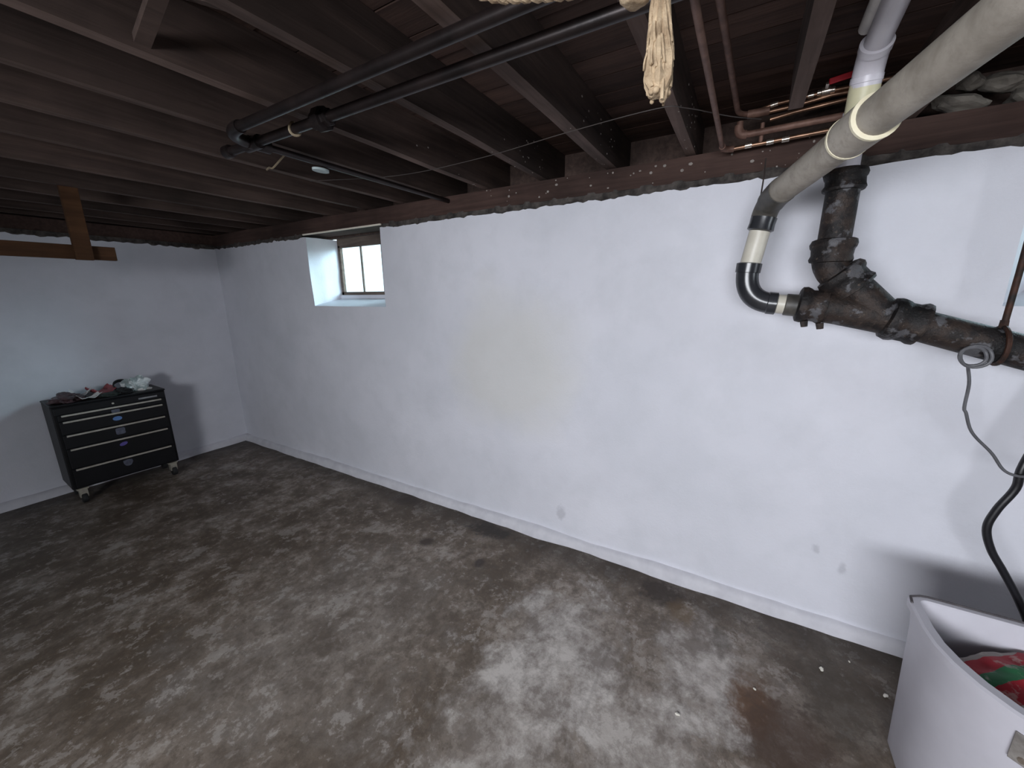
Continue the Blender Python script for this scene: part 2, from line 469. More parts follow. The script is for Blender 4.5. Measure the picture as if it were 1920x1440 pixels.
# masonry behind the paint keeps the daylight out
bm = new()
for y0, y1 in ((YN - 0.5, W2[0] - 0.03), (W2[1] + 0.03, W1[0] - 0.03), (W1[1] + 0.03, YF + 0.5)):
    box(bm, (2.46, (y0 + y1) / 2, 1.02), (0.32, y1 - y0, 2.25))
for (a, b, z) in (W1, W2): box(bm, (2.46, (a + b) / 2, (z - 0.12) / 2 - 0.1), (0.32, b - a + 0.1, z - 0.12 + 0.2))
setp(obj('masonry_core', bm, M['dark'], wr, smooth=False))
bm = new(); box(bm, (0, YF + 0.26, 1.0), (5.6, 0.42, 2.3))
setp(obj('masonry_core', bm, M['dark'], wf, smooth=False))
bm = new(); box(bm, (-1.4, YN - 0.26, 1.0), (2.8, 0.42, 2.3)); box(bm, (2.0, YN - 0.26, 1.0), (1.6, 0.42, 2.3)); box(bm, (0.6, YN - 0.26, 0.65), (1.2, 0.42, 1.6))
setp(obj('masonry_core', bm, M['dark'], wn, smooth=False))
# unseen wall kept dark to cut bounce, its opening widened for soft shadows
bm = new()
ops = [(-1.3, 1.5)]; oz0, oz1 = 1.38, 2.12
edges = [YN - 0.4] + [v for o in ops for v in o] + [YF + 0.4]
for a, b in zip(edges[::2], edges[1::2]): box(bm, (XL - 0.12, (a + b) / 2, 1.15), (0.24, b - a, 2.4))
for a, b in ops:
    box(bm, (XL - 0.12, (a + b) / 2, (oz0 - 0.05) / 2), (0.24, b - a, oz0 + 0.05)); box(bm, (XL - 0.12, (a + b) / 2, (oz1 + 2.35) / 2), (0.24, b - a, 2.35 - oz1))
setp(obj('wall_left', bm, M['dark'], smooth=False), 'unseen dark masonry wall with one wide high opening for the daylight', kind='structure')


# sloped cement cove where walls meet the floor
def cove(name, pts, nrm, label):
    bm = new(); prev = None
    n = len(pts)
    for i, p in enumerate(pts):
        p = Vector(p); wv = 0.012 * noise.noise(p * 2.2) + 0.006 * noise.noise(p * 9)
        hgt = 0.066 + wv; out = 0.040 + wv * 1.2 + 0.010 * noise.noise(p * 3.1 + Vector((5, 5, 5)))
        N = Vector(nrm)
        ring = [bm.verts.new(p - N * 0.03 + Vector((0, 0, hgt))), bm.verts.new(p + N * (out * 0.45) + Vector((0, 0, hgt * 0.95))),
                bm.verts.new(p + N * (out * 0.85) + Vector((0, 0, hgt * 0.5))), bm.verts.new(p + N * out + Vector((0, 0, -0.01)))]
        if prev:
            for k in range(3): bm.faces.new((prev[k], prev[k + 1], ring[k + 1], ring[k]))
        prev = ring
    return setp(obj(name, bm, M['cove'], angle=70), label, kind='structure')


cove('baseboard_right', [(XR - 0.005, YN + 0.08 * i, 0) for i in range(int((YF - YN) / 0.08) + 2)], (-1, 0, 0), 'sloped white cement cove along the foot of the long wall')
cove('baseboard_far', [(XL + 0.08 * i, YF - 0.005, 0) for i in range(int((XR - XL) / 0.08) + 2)], (0, -1, 0), 'sloped white cement cove along the foot of the end wall')

# ---- ceiling: subfloor planks, joists, sill
JZ, JH, JT = 2.35, 0.19, 0.045
bm = new(); box(bm, (0.1, 0.95, 2.61), (5.9, 9.2, 0.06))
ceil = setp(obj('ceiling', bm, M['dark'], smooth=False), 'underside of the timber floor above', kind='structure')
x = XL - 0.1; k = 0
pm = {}
while x < 2.62:
    wd = 0.145
    bm = new(); box(bm, (0, 0, 0), (wd - 0.006, 8.8, 0.022))
    if 'me' not in pm:
        o = obj('plank', bm, M['plank'], ceil, smooth=False); pm['me'] = o.data
    else:
        bm.free(); o = bpy.data.objects.new('plank', pm['me']); COL.objects.link(o); o.parent = ceil
    o.location = (x + wd / 2, 0.95, 2.557 + 0.004 * noise.noise(Vector((x * 5, 1, 2)))); o.rotation_euler = (0, 0.02 * noise.noise(Vector((x * 7, 4, 4))), 0)
    x += wd
JY = [-2.85, -2.45, -2.05, -1.65, -1.26, -0.87, -0.475, -0.085, 0.305, 0.695, 1.10, 1.505, 1.868, 2.235, 2.63, 3.08, 3.56, 3.95, 4.34, 4.72, 5.02]
for y in JY:
    bm = new()
    tk = 0.056 if abs(y - 0.695) < 0.01 else JT
    x0, x1, n = XL - 0.15, (1.93 if abs(y + 0.085) < 0.01 else 2.53), 26; rings = []
    for i in range(n + 1):
        xx = x0 + (x1 - x0) * i / n; p = Vector((xx, y, 0))
        s = 0.004 * noise.noise(p * 1.1); b = 0.004 * noise.noise(p * 2.3 + Vector((9, 0, 0)))
        rings.append([bm.verts.new((xx, y + sy * tk / 2 + s, (JZ + b) if lowz else 2.546)) for sy, lowz in ((-1, 1), (1, 1), (1, 0), (-1, 0))])
    for A, B in zip(rings, rings[1:]):
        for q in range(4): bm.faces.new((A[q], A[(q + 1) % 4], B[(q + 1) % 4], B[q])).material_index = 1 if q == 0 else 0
    bm.faces.new(rings[0][::-1]); bm.faces.new(rings[-1])
    obj('joist', bm, [M['joist'], M['joist_lit']], ceil, smooth=False)
# sill beam on the long wall and on the end wall, rim boards closing the joist bays
bm = new()
n = 60; rings = []
for i in range(n + 1):
    yy = YN - 0.3 + (YF + 0.5 - YN) * i / n; p = Vector((0, yy, 0))
    b = 0.004 * noise.noise(p * 3); c = 0.005 * noise.noise(p * 1.7 + Vector((3, 3, 3)))
    rings.append([bm.verts.new(v) for v in ((2.262 + b, yy, 2.232 + c), (2.50, yy, 2.232), (2.50, yy, 2.348), (2.262 + b, yy, 2.345 + c))])
for A, B in zip(rings, rings[1:]):
    for q in range(4): bm.faces.new((A[q], A[(q + 1) % 4], B[(q + 1) % 4], B[q]))
obj('sill_beam', bm, M['sill'], ceil, smooth=False)
bm = new(); box(bm, (0.0, YF + 0.13, 2.29), (5.0, 0.22, 0.115)); obj('sill_beam', bm, M['sill'], ceil, smooth=False)
bm = new(); box(bm, (2.56, 0.95, 2.41), (0.05, 9.0, 0.38)); obj('rim_board', bm, M['joist'], ceil, smooth=False)
bm = new(); box(bm, (0.0, YF + 0.27, 2.40), (5.6, 0.05, 0.42)); obj('rim_board', bm, M['joist'], ceil, smooth=False)
bm = new(); box(bm, (0.0, YN - 0.27, 2.40), (5.6, 0.05, 0.42)); obj('rim_board', bm, M['joist'], ceil, smooth=False)
bm = new(); box(bm, (XL - 0.2, 0.95, 2.44), (0.05, 9.0, 0.30)); obj('rim_board', bm, M['joist'], ceil, smooth=False)
# crossed bridging between the two joists over the tool chest side
for s in (0, 1):
    bm = new()
    a, b = ((0.57, 1.488, 2.372), (0.57, 1.13, 2.53)) if s == 0 else ((0.635, 1.478, 2.53), (0.635, 1.13, 2.375))
    bar(bm, a, b, 0.036, 0.02, (0, 0, 1)); obj('bridging_brace', bm, M['joist'], ceil, smooth=False)
# crumbling mortar bed on top of the painted walls
for nm, par, ax in (('r', wr, 0), ('f', wf, 1)):
    bm = new(); prev = None
    rng = [YN + 0.03 * i for i in range(int((YF - YN) / 0.03) + 1)] if ax == 0 else [-2.45 + 0.03 * i for i in range(int((XR + 2.45) / 0.03) + 1)]
    for v in rng:
        if ax == 0 and (W1[0] - 0.02 < v < W1[1] + 0.02 or W2[0] - 0.02 < v < W2[1] + 0.02):
            prev = None; continue
        q = Vector((v * 13, ax, 0)); o1 = 0.016 * noise.noise(q) + 0.014 * noise.noise(q * 2.7)
        zt = 2.245; zb = 2.196 + 0.022 * noise.noise(q * 1.3 + Vector((4, 4, 4)))
        d = [0.03, -0.004 + o1, -0.012 + o1, 0.03]
        zz = [zt, zt - 0.004, zb + 0.012, zb - 0.01]
        ring = [bm.verts.new((XR + dd, v, z_) if ax == 0 else (v, YF + dd, z_)) for dd, z_ in zip(d, zz)]
        if prev:
            for q_ in range(3): bm.faces.new((prev[q_], prev[q_ + 1], ring[q_ + 1], ring[q_]))
        prev = ring
    setp(obj('mortar_bed', bm, M['mortar'], par, angle=25), kind='stuff')


# ---- windows
def window(name, y0, y1, z0, z1, label):
    X = 2.585
    bm = new(); t = 0.036
    box(bm, (X, (y0 + y1) / 2, z1 + 0.03), (0.03, y1 - y0, 0.105)); box(bm, (X, (y0 + y1) / 2, z0 + 0.012), (0.03, y1 - y0, 0.036))
    for yy in (y0 + t / 2, y1 - t / 2): box(bm, (X, yy, (z0 + z1) / 2), (0.03, t, z1 - z0))
    fr = setp(obj(name, bm, M['frame'], smooth=False, bevel=0.003), label, kind='structure')
    lites = 3; span = (y1 - y0 - 2 * t) / lites
    for k in range(1, lites):
        bm = new(); box(bm, (X, y0 + t + span * k, (z0 + z1) / 2), (0.014, 0.013, z1 - z0)); obj('mullion', bm, M['frame'], fr, smooth=False)
    for k in range(lites):
        bm = new(); box(bm, (X + 0.004, y0 + t + span * (k + 0.5), (z0 + z1) / 2), (0.004, span, z1 - z0)); obj('pane', bm, M['glass'], fr, smooth=False)
    bm = new(); box(bm, (X - 0.005, (y0 + y1) / 2, z1 + 0.115), (0.06, y1 - y0 + 0.08, 0.09)); obj('head_board', bm, M['frame'], fr, smooth=False)
    bm = new(); box(bm, (X, (y0 + y1) / 2, z0 - 0.12), (0.07, y1 - y0 + 0.2, 0.24)); obj('sill_block', bm, M['wall'], fr, smooth=False)
    return fr


window('window_1', 2.53, 3.43, 1.70, 2.16, 'small three-light basement window in a deep white reveal near the corner')
window('window_2', -1.76, -0.99, 1.75, 2.16, 'small basement window at the picture edge beside the hanging iron rod')
bm = new(); box(bm, (2.258, 2.97, 2.226), (0.012, 0.99, 0.011))  # thin pale strip between the sill beam and the window head
setp(obj('pale_strip_1', bm, M['pale_strip'], smooth=False), 'thin pale strip along the sill above the small window', kind='structure')

# yard and the neighbour's pale siding seen through the glass
bm = new(); box(bm, (8.6, 1, 1.42), (11.6, 30, 0.1)); setp(obj('ground_outside', bm, M['soil'], smooth=False), 'pale yard outside the small windows', kind='structure')
bm = new(); box(bm, (6.2, 6.9, 3.5), (0.2, 3.6, 4.2))
nb = setp(obj('wall_outside', bm, M['siding'], smooth=False), 'pale siding of a neighbouring house outside the window', kind='structure')

# ------------------------------------------------------------------ cast iron stack and drain
X0 = 1.92
st = thing('cast_iron_drain', 'rusty black cast iron waste stack with Y branch running to the picture edge', 'drain pipe', (X0, -0.26, 1.6))
def part(name, bm, mat, parent, **kw):
    o = obj(name, bm, mat, parent, **kw)
    o.matrix_parent_inverse = parent.matrix_basis.inverted() if parent.parent is None else (parent.parent.matrix_basis @ parent.matrix_basis).inverted()
    return o
def hub(bm, a, b, r, lip=1.0):
    P, R = prof(a, b, [(0, r * 0.86), (0.05, r * 1.02), (0.22, r * 1.08), (0.36, r * 1.02), (0.45, r * 0.94), (0.7, r * 0.93), (0.86, r * 1.03), (0.97, r * 1.0), (1.0, r * 0.84)])
    sweep(bm, P, R, 22, wob=0.10)
IR = 0.050
bm = new(); sweep(bm, [(X0, -0.262, 2.09), (X0, -0.261, 2.0), (X0, -0.260, 1.85)], IR, 24, wob=0.03); part('stack_pipe', bm, M['iron'], st)
bm = new(); hub(bm, (X0, -0.262, 2.118), (X0, -0.262, 2.045), 0.062); part('hub', bm, M['iron'], st)
bm = new(); hub(bm, (X0, -0.260, 1.885), (X0, -0.260, 1.80), 0.066); part('hub', bm, M['iron'], st)
bm = new(); sweep(bm, arc((X0, -0.258, 1.83), (X0, -0.252, 1.765), (X0, -0.335, 1.715), 12), 0.056, 24, wob=0.05); part('bend', bm, M['iron'], st)
bm = new(); hub(bm, (X0, -0.285, 1.765), (X0, -0.345, 1.70), 0.074); part('hub', bm, M['iron'], st)
bm = new()
sweep(bm, [(X0, -0.318, 1.735), (X0, -0.37, 1.68), (X0, -0.43, 1.615)], [0.054, 0.056, 0.058], 24, wob=0.04)
sweep(bm, [(X0, -0.20, 1.645), (X0, -0.30, 1.632), (X0, -0.40, 1.612), (X0, -0.52, 1.583)], [0.056, 0.057, 0.058, 0.056], 24, wob=0.04)
part('y_branch', bm, M['iron'], st)
bm = new(); hub(bm, (X0, -0.178, 1.648), (X0, -0.268, 1.637), 0.064); part('hub', bm, M['iron'], st)
bm = new(); hub(bm, (X0, -0.445, 1.604), (X0, -0.545, 1.576), 0.072); part('hub', bm, M['iron'], st)
for (yy, zz) in ((-0.205, 1.575), (-0.255, 1.568)):
    bm = new(); sweep(bm, [(X0 - 0.02, yy, zz + 0.01), (X0 - 0.02, yy - 0.004, zz - 0.012)], [0.013, 0.011], 8); part('clamp_bolt', bm, M['iron'], st)
bm = new(); sweep(bm, [(X0, -0.54, 1.576), (X0, -0.80, 1.498), (X0, -1.10, 1.41), (X0, -1.9, 1.17), (X0, -2.9, 0.88)], 0.054, 24, wob=0.04); part('drain_run', bm, M['iron'], st)

# grey drain pipe coming over the camera
dr = thing('grey_drain_pipe', 'dusty grey plastic drain pipe crossing overhead to a black elbow on the cast iron', 'pipe', (1.85, -0.057, 2.05))
A = Vector((1.851, -0.057, 2.047)); U = (Vector((1.034, -0.312, 2.125)) - A).normalized()
bm = new(); sweep(bm, [A - U * 0.01, A + U * 0.4, A + U * 1.2, A + U * 2.4], 0.0445, 28); part('long_pipe', bm, M['grey_pipe'], dr)
bm = new(); P, R = prof(A + U * 0.445, A + U * 0.55, [(0, 0.0455), (0.01, 0.052), (0.99, 0.052), (1, 0.0455)]); sweep(bm, P, R, 28); part('coupling', bm, M['grey_pipe'], dr)
for s in (0.445, 0.55):
    bm = new(); P, R = prof(A + U * (s - 0.006), A + U * (s + 0.006), [(0, 0.045), (0.2, 0.0535), (0.8, 0.0535), (1, 0.045)]); sweep(bm, P, R, 28); setp(part('glue_ring', bm, M['glue'], dr), 'cream glue ring')
D0 = Vector((X0, -0.026, 1.965)); D1 = Vector((X0, 0.001, 1.79))
bm = new(); sweep(bm, arc(A + U * 0.06, A - U * 0.085, D0 + Vector((0, 0.001, -0.004)), 12), [0.0475] * 6 + [0.044] * 7, 26); setp(part('elbow', bm, M['absdusty'], dr), 'dusty black upper elbow')
bm = new(); P, R = prof(D0 + Vector((0, -0.004, 0.018)), D0.lerp(D1, 0.2), [(0, 0.040), (0.05, 0.046), (0.5, 0.045), (0.9, 0.047), (1, 0.038)]); sweep(bm, P, R, 26); part('collar', bm, M['abs'], dr)
bm = new(); sweep(bm, [D0, D1], 0.037, 26); setp(part('drop_pipe', bm, M['cream'], dr), 'short cream drop pipe')
E0 = Vector((X0, 0.004, 1.772)); E1 = Vector((X0, -0.088, 1.652))
bm = new(); P, R = prof(D1 + Vector((0, 0, 0.022)), E0, [(0, 0.038), (0.08, 0.046), (0.95, 0.045), (1, 0.040)]); sweep(bm, P, R, 26); part('collar', bm, M['abs'], dr)
bm = new(); sweep(bm, arc(E0 + Vector((0, 0, 0.01)), (X0, 0.008, 1.665), E1, 16), 0.041, 26); setp(part('elbow', bm, M['abs'], dr), 'glossy black lower elbow')
dirn = Vector((0, -1, -0.10)).normalized()
bm = new(); P, R = prof(E1 - dirn * 0.012, E1 + dirn * 0.024, [(0, 0.040), (0.1, 0.044), (0.9, 0.044), (1, 0.036)]); sweep(bm, P, R, 24); part('collar', bm, M['abs'], dr)
bm = new(); sweep(bm, [E1 + dirn * 0.02, E1 + dirn * 0.055], 0.037, 24); setp(part('stub_pipe', bm, M['cream'], dr), 'cream stub between black fittings')
bm = new(); P, R = prof(E1 + dirn * 0.048, E1 + dirn * 0.115, [(0, 0.036), (0.05, 0.042), (0.6, 0.042), (0.65, 0.047), (1, 0.047)]); sweep(bm, P, R, 24); part('adapter', bm, M['absdusty'], dr)
# thin hanger wire that ties the upper collar to the sill
bm = new(); sweep(bm, curve_pts([(2.10, -0.012, 2.24), (2.02, -0.012, 2.14), (1.955, -0.006, 2.01), (1.945, 0.0, 1.985)], 4), 0.0028, 6)
hw = setp(obj('hanger_wire', bm, M['wire']), 'thin dark wire tying the black collar up to the sill', 'wire')

# white vent pipe dropping into the stack
wp = thing('white_waste_pipe', 'white plastic waste pipe bending down behind the grey pipe into the stack', 'pipe', (X0, -0.262, 2.2))
bm = new(); sweep(bm, [(X0, -0.262, 2.10), (X0, -0.262, 2.30)], 0.036, 22); part('tail_pipe', bm, M['white_pvc'], wp)
bm = new(); P, R = prof((X0 - 0.02, -0.266, 2.26), (X0 - 0.05, -0.268, 2.372), [(0, 0.034), (0.02, 0.040), (0.8, 0.042), (1, 0.041)]); sweep(bm, P, R, 24); setp(part('primed_fitting', bm, M['yellow_pvc'], wp), 'yellowed primer-stained fitting')
Q0 = Vector((X0 - 0.05, -0.268, 2.365)); Q1 = Vector((1.80, -0.268, 2.443))
bm = new(); sweep(bm, [Q0 + Vector((0.003, 0, -0.01))] + arc(Q0, (X0 - 0.065, -0.268, 2.425), Q1, 12), [0.041] * 14, 26); part('elbow', bm, M['white_pvc'], wp)
for a, b in ((Q0, Q0 + Vector((-0.006, 0, 0.02))), (Q1 + Vector((0.016, 0, -0.008)), Q1 + Vector((-0.01, 0, 0.004)))):
    bm = new(); P, R = prof(a, b, [(0, 0.040), (0.1, 0.043), (0.9, 0.043), (1, 0.036)]); sweep(bm, P, R, 26); part('socket_ring', bm, M['white_pvc'], wp)
bm = new(); sweep(bm, [Q1, (1.62, -0.272, 2.485), (0.9, -0.285, 2.505), (-0.6, -0.30, 2.52)], 0.034, 22); part('branch_pipe', bm, M['white_pvc'], wp)
bm = new(); sweep(bm, [(1.80, -0.236, 2.495), (1.60, -0.236, 2.508), (0.9, -0.235, 2.515)], 0.020, 14); setp(part('wrapped_sleeve', bm, M['paper'], wp), 'pale wrapping beside the pipe')

# ------------------------------------------------------------------ hanging rod, cable, hose
rd = thing('hanger_rod', 'rusty threaded rod holding up the iron drain in front of the edge window', 'pipe hanger', (X0, -0.737, 1.5))
bm = new(); sweep(bm, [(X0, -0.737, 1.51), (X0, -0.74, 1.745), (X0, -0.742, 2.36)], 0.0085, 10); part('rod', bm, M['rod'], rd)
bm = new()
c = Vector((X0, -0.737, 1.517)); ring = []
sweep(bm, [c + Vector((0.061 * math.cos(a), 0.0, 0.061 * math.sin(a))) for a in [2 * math.pi * k / 28 for k in range(29)]], 0.007, 8)
part('pipe_strap', bm, M['rod'], rd)
bm = new(); sweep(bm, [(X0, -0.737, 1.555), (X0, -0.737, 1.60)], [0.013, 0.011], 6); part('nut', bm, M['rod'], rd)
ca = thing('grey_cable', 'thin grey cable looped under the iron drain and drooping to the black hose', 'cable', (1.86, -0.68, 1.5))
bm = new()
for rr, dy in ((0.036, 0.0), (0.031, 0.007)):
    c = Vector((1.86, -0.672 + dy, 1.484))
    sweep(bm, [c + Vector((0.004 * math.sin(3 * a), rr * math.cos(a), rr * math.sin(a))) for a in [2 * math.pi * k / 24 for k in range(25)]], 0.005, 8)
part('coil', bm, M['cable'], ca)
s = 1.95 / 1.92
drop = [(1.437, -0.682), (1.382, -0.694), (1.30, -0.697), (1.279, -0.705), (1.23, -0.722), (1.197, -0.743), (1.147, -0.79), (1.096, -0.825), (1.08, -0.858), (1.085, -0.90)]
bm = new(); sweep(bm, curve_pts([(1.87, -0.664, 1.452)] + [(1.95, y * s, 1.7 + (z - 1.7) * s) for z, y in drop], 5), [0.0048] * 51, 8); part('cord', bm, M['cable'], ca)
s = 1.98 / 1.92
hp = [(2.33, -1.22), (1.95, -1.16), (1.60, -1.02), (1.35, -0.93), (1.125, -0.868), (1.036, -0.866), (0.948, -0.839), (0.871, -0.828), (0.793, -0.852), (0.721, -0.894), (0.614, -0.954), (0.50, -1.00), (0.30, -1.03), (0.08, -1.04)]
bm = new(); hpts = curve_pts([(1.98 if z < 1.2 else 2.02, y * s, 1.7 + (z - 1.7) * s) for z, y in hp], 6)
sweep(bm, hpts, 0.0122, 12)
setp(obj('black_hose', bm, M['hose']), 'black rubber drain hose curving down behind the white tub', 'hose')

# ------------------------------------------------------------------ black gas pipes under the joists
gp = thing('black_gas_pipe', 'black iron gas pipes hung in two parallel runs under the joists', 'pipe', (1.0, 1.2, 2.31))
PZ = 2.315; G = 0.0175
bm = new(); sweep(bm, [(0.905, 1.70, PZ), (0.895, 0.5, PZ), (0.885, -2.9, PZ)], G, 16); part('pipe_run', bm, M['blackpipe'], gp)
bm = new(); sweep(bm, arc((0.905, 1.69, PZ), (0.905, 1.83, PZ), (1.02, 1.83, PZ), 10), 0.0225, 16); part('elbow', bm, M['blackpipe'], gp)
bm = new(); sweep(bm, [(1.02, 2.02, PZ), (1.025, 1.38, PZ), (1.03, 0.3, PZ), (1.035, -2.9, PZ)], G, 16); part('pipe_run', bm, M['blackpipe'], gp)
bm = new(); P, R = prof((1.026, 1.425, PZ), (1.026, 1.335, PZ), [(0, 0.02), (0.02, 0.028), (0.3, 0.028), (0.32, 0.040), (0.7, 0.040), (0.72, 0.028), (0.98, 0.028), (1, 0.02)]); sweep(bm, P, R, 8); part('union', bm, M['blackpipe'], gp, smooth=False)
bm = new(); sweep(bm, [(1.022, 1.88, PZ), (1.022, 1.78, PZ)], 0.026, 16); sweep(bm, [(1.0, 1.825, PZ), (1.085, 1.822, PZ)], 0.025, 16); part('tee', bm, M['blackpipe'], gp)
bm = new(); sweep(bm, [(1.07, 1.822, PZ), (2.36, 1.81, PZ + 0.0)], 0.014, 14); setp(part('branch_pipe', bm, M['blackpipe'], gp), 'thinner branch running to the wall')
bm = new(); P, R = prof((1.017, 2.0, PZ), (1.017, 2.04, PZ), [(0, 0.019), (0.05, 0.025), (0.95, 0.025), (1, 0.012)]); sweep(bm, P, R, 14); part('end_cap', bm, M['blackpipe'], gp)
bm = new()
sweep(bm, [Vector((1.0255, 1.545, PZ)) + Vector((0.021 * math.cos(a), 0.004 * math.sin(a * 2), 0.021 * math.sin(a))) for a in [2 * math.pi * k / 18 for k in range(19)]], 0.005, 6)
setp(part('tie', bm, M['palewire'], gp), 'pale tie round the pipe')
bm = new(); P, R = prof((1.325, 1.845, 2.296), (1.325, 1.845, 2.286), [(0, 0.012), (0.02, 0.028), (0.98, 0.028), (1, 0.012)]); sweep(bm, P, R, 18)
for v in bm.verts: v.co.x = 1.335 + (v.co.x - 1.325) * 1.5
setp(obj('oval_tag', bm, M['tag']), 'pale oval tag lying against the thin black branch pipe', 'tag')
bm = new(); sweep(bm, curve_pts([(1.20, 1.90, 2.335), (1.235, 2.03, 2.325), (1.25, 2.10, 2.318), (1.27, 2.16, 2.335), (1.30, 2.235, 2.343)], 5), 0.0045, 6)
setp(obj('twine_scrap', bm, M['palewire']), 'bent scrap of pale twine caught under a joist near the oval tag', 'twine')
bm = new(); sweep(bm, curve_pts([(1.55, 2.25, 2.345), (1.70, 1.70, 2.330), (1.728, 1.179, 2.338), (1.66, 0.70, 2.338), (1.623, 0.346, 2.335), (1.66, 0.25, 2.33), (1.804, 0.118, 2.325), (2.0, 0.02, 2.36)], 6), 0.0017, 6)
setp(obj('slack_wire', bm, M['wire']), 'thin slack wire strung across the undersides of the joists', 'wire')

# ------------------------------------------------------------------ copper supply lines above the sill
cp = thing('copper_water_pipe', 'bundle of tarnished copper water pipes along the sill with a red handled valve', 'pipe', (2.16, 0, 2.4))
def pipe(name, pts, r, mat, seg=12, lab=None, parent=cp):
    bm = new(); sweep(bm, pts, r, seg); o = part(name, bm, M[mat], parent)
    if lab: o['label'] = lab
    return o
pipe('joist_run', [(0.2, 0.166, 2.312), (1.2, 0.163, 2.315), (2.16, 0.158, 2.318)], 0.0095, 'rustpipe')
pipe('joist_run', [(0.2, 0.175, 2.405), (1.29, 0.137, 2.425)] + arc((2.08, 0.112, 2.44), (2.15, 0.109, 2.44), (2.155, 0.06, 2.44), 6), 0.0105, 'rustpipe')
pipe('elbow', arc((2.11, 0.158, 2.318), (2.17, 0.158, 2.318), (2.17, 0.115, 2.318), 8), 0.013, 'rustpipe')
pipe('sill_run', [(2.17, 0.12, 2.318), (2.17, -0.23, 2.328)] + arc((2.17, -0.38, 2.333), (2.17, -0.43, 2.334), (2.22, -0.43, 2.37), 6) + [(2.5, -0.43, 2.40)], 0.0085, 'copper')
for yy in (0.06, -0.02, -0.075): pipe('solder_joint', [(2.17, yy + 0.013, 2.321), (2.17, yy - 0.013, 2.322)], 0.0115, 'solder')
pipe('riser', [(2.17, 0.015, 2.32), (2.17, 0.015, 2.40)], 0.008, 'rustpipe')
pipe('iron_run', arc((2.15, 0.10, 2.415), (2.15, 0.105, 2.362), (2.15, 0.06, 2.36), 6) + [(2.15, -0.3, 2.366)] + arc((2.15, -0.36, 2.368), (2.15, -0.41, 2.369), (2.20, -0.41, 2.37), 6) + [(2.54, -0.41, 2.37)], 0.013, 'rustpipe')
pipe('elbow', arc((2.15, 0.103, 2.40), (2.15, 0.108, 2.358), (2.15, 0.07, 2.361), 8), 0.0175, 'rustpipe')
pipe('tee', [(2.152, 0.075, 2.438), (2.152, -0.005, 2.437)], 0.0165, 'rustpipe')
pipe('upper_run', [(2.15, 0.03, 2.446), (2.15, -0.01, 2.456), (2.15, -0.184, 2.462)] + arc((2.15, -0.37, 2.463), (2.15, -0.42, 2.463), (2.2, -0.42, 2.463), 6) + [(2.54, -0.42, 2.463)], 0.0078, 'copper')
pipe('middle_run', [(2.152, 0.0, 2.432), (2.152, -0.10, 2.436), (2.152, -0.21, 2.448)] + arc((2.152, -0.33, 2.445), (2.152, -0.37, 2.445), (2.2, -0.37, 2.445), 6) + [(2.54, -0.37, 2.445)], 0.0078, 'copper')
pipe('lower_run', [(2.152, -0.01, 2.402), (2.152, -0.09, 2.412), (2.152, -0.28, 2.424)] + arc((2.152, -0.33, 2.424), (2.152, -0.37, 2.424), (2.2, -0.37, 2.424), 6) + [(2.54, -0.37, 2.424)], 0.0078, 'copper')
pipe('solder_joint', [(2.15, -0.005, 2.453), (2.15, -0.03, 2.457)], 0.0105, 'solder')
pipe('solder_joint', [(2.15, -0.13, 2.460), (2.15, -0.15, 2.461)], 0.0105, 'solder')
vb = pipe('valve_body', [(2.148, -0.160, 2.463), (2.148, -0.172, 2.463), (2.148, -0.174, 2.463), (2.148, -0.20, 2.464), (2.148, -0.202, 2.464), (2.148, -0.215, 2.464)], [0.012, 0.012, 0.017, 0.017, 0.012, 0.012], 'solder', 14)
bm = new(); sweep(bm, [(2.125, -0.187, 2.468), (2.11, -0.187, 2.478)], 0.007, 8); part('valve_stem', bm, M['solder'], cp)
bm = new(); bar(bm, (2.108, -0.19, 2.480), (2.108, -0.275, 2.492), 0.006, 0.022, (0, 0, 1)); setp(part('valve_handle', bm, M['red'], cp, bevel=0.003), 'red lever handle')

# ------------------------------------------------------------------ cotton rope with a frayed end
rp = thing('cotton_rope', 'cream twisted cotton rope under the joists with a knot and long frayed tassel', 'rope', (0.70, 0.19, 2.14))
def strands(path, R, r, pitch, n=3):
    bm = new(); P = [Vector(p) for p in path]
    L = [0.0]
    for a, b in zip(P, P[1:]): L.append(L[-1] + (b - a).length)
    for s in range(n):
        Q = []
        for i, p in enumerate(P):
            t = (P[min(i + 1, len(P) - 1)] - P[max(i - 1, 0)]).normalized(); u = t.cross(Vector((0, 0, 1))).normalized(); v = t.cross(u)
            a = L[i] / pitch * 2 * math.pi + s * 2 * math.pi / n
            Q.append(p + u * R * math.cos(a) + v * R * math.sin(a))
        sweep(bm, Q, r, 8)
    return bm
path = curve_pts([(0.30, 0.72, 2.335), (0.45, 0.56, 2.21), (0.59, 0.414, 2.158), (0.64, 0.33, 2.150), (0.683, 0.251, 2.154), (0.712, 0.20, 2.158)], 14)
part('cord', strands(path, 0.0065, 0.0075, 0.05), M['rope'], rp)
path2 = curve_pts([(0.722, 0.185, 2.155), (0.75, 0.12, 2.19), (0.80, 0.0, 2.27), (0.83, -0.07, 2.335)], 10)
part('cord', strands(path2, 0.0065, 0.0075, 0.05), M['rope'], rp)
bm = new(); bmesh.ops.create_icosphere(bm, subdivisions=3, radius=0.024, matrix=Matrix.Translation((0.716, 0.195, 2.148)) @ Matrix.Diagonal((1.25, 1.0, 0.85, 1)))
for v in bm.verts: v.co += (v.co - Vector((0.716, 0.195, 2.148))) * 0.22 * noise.noise(v.co * 60)
part('knot', bm, M['rope'], rp)
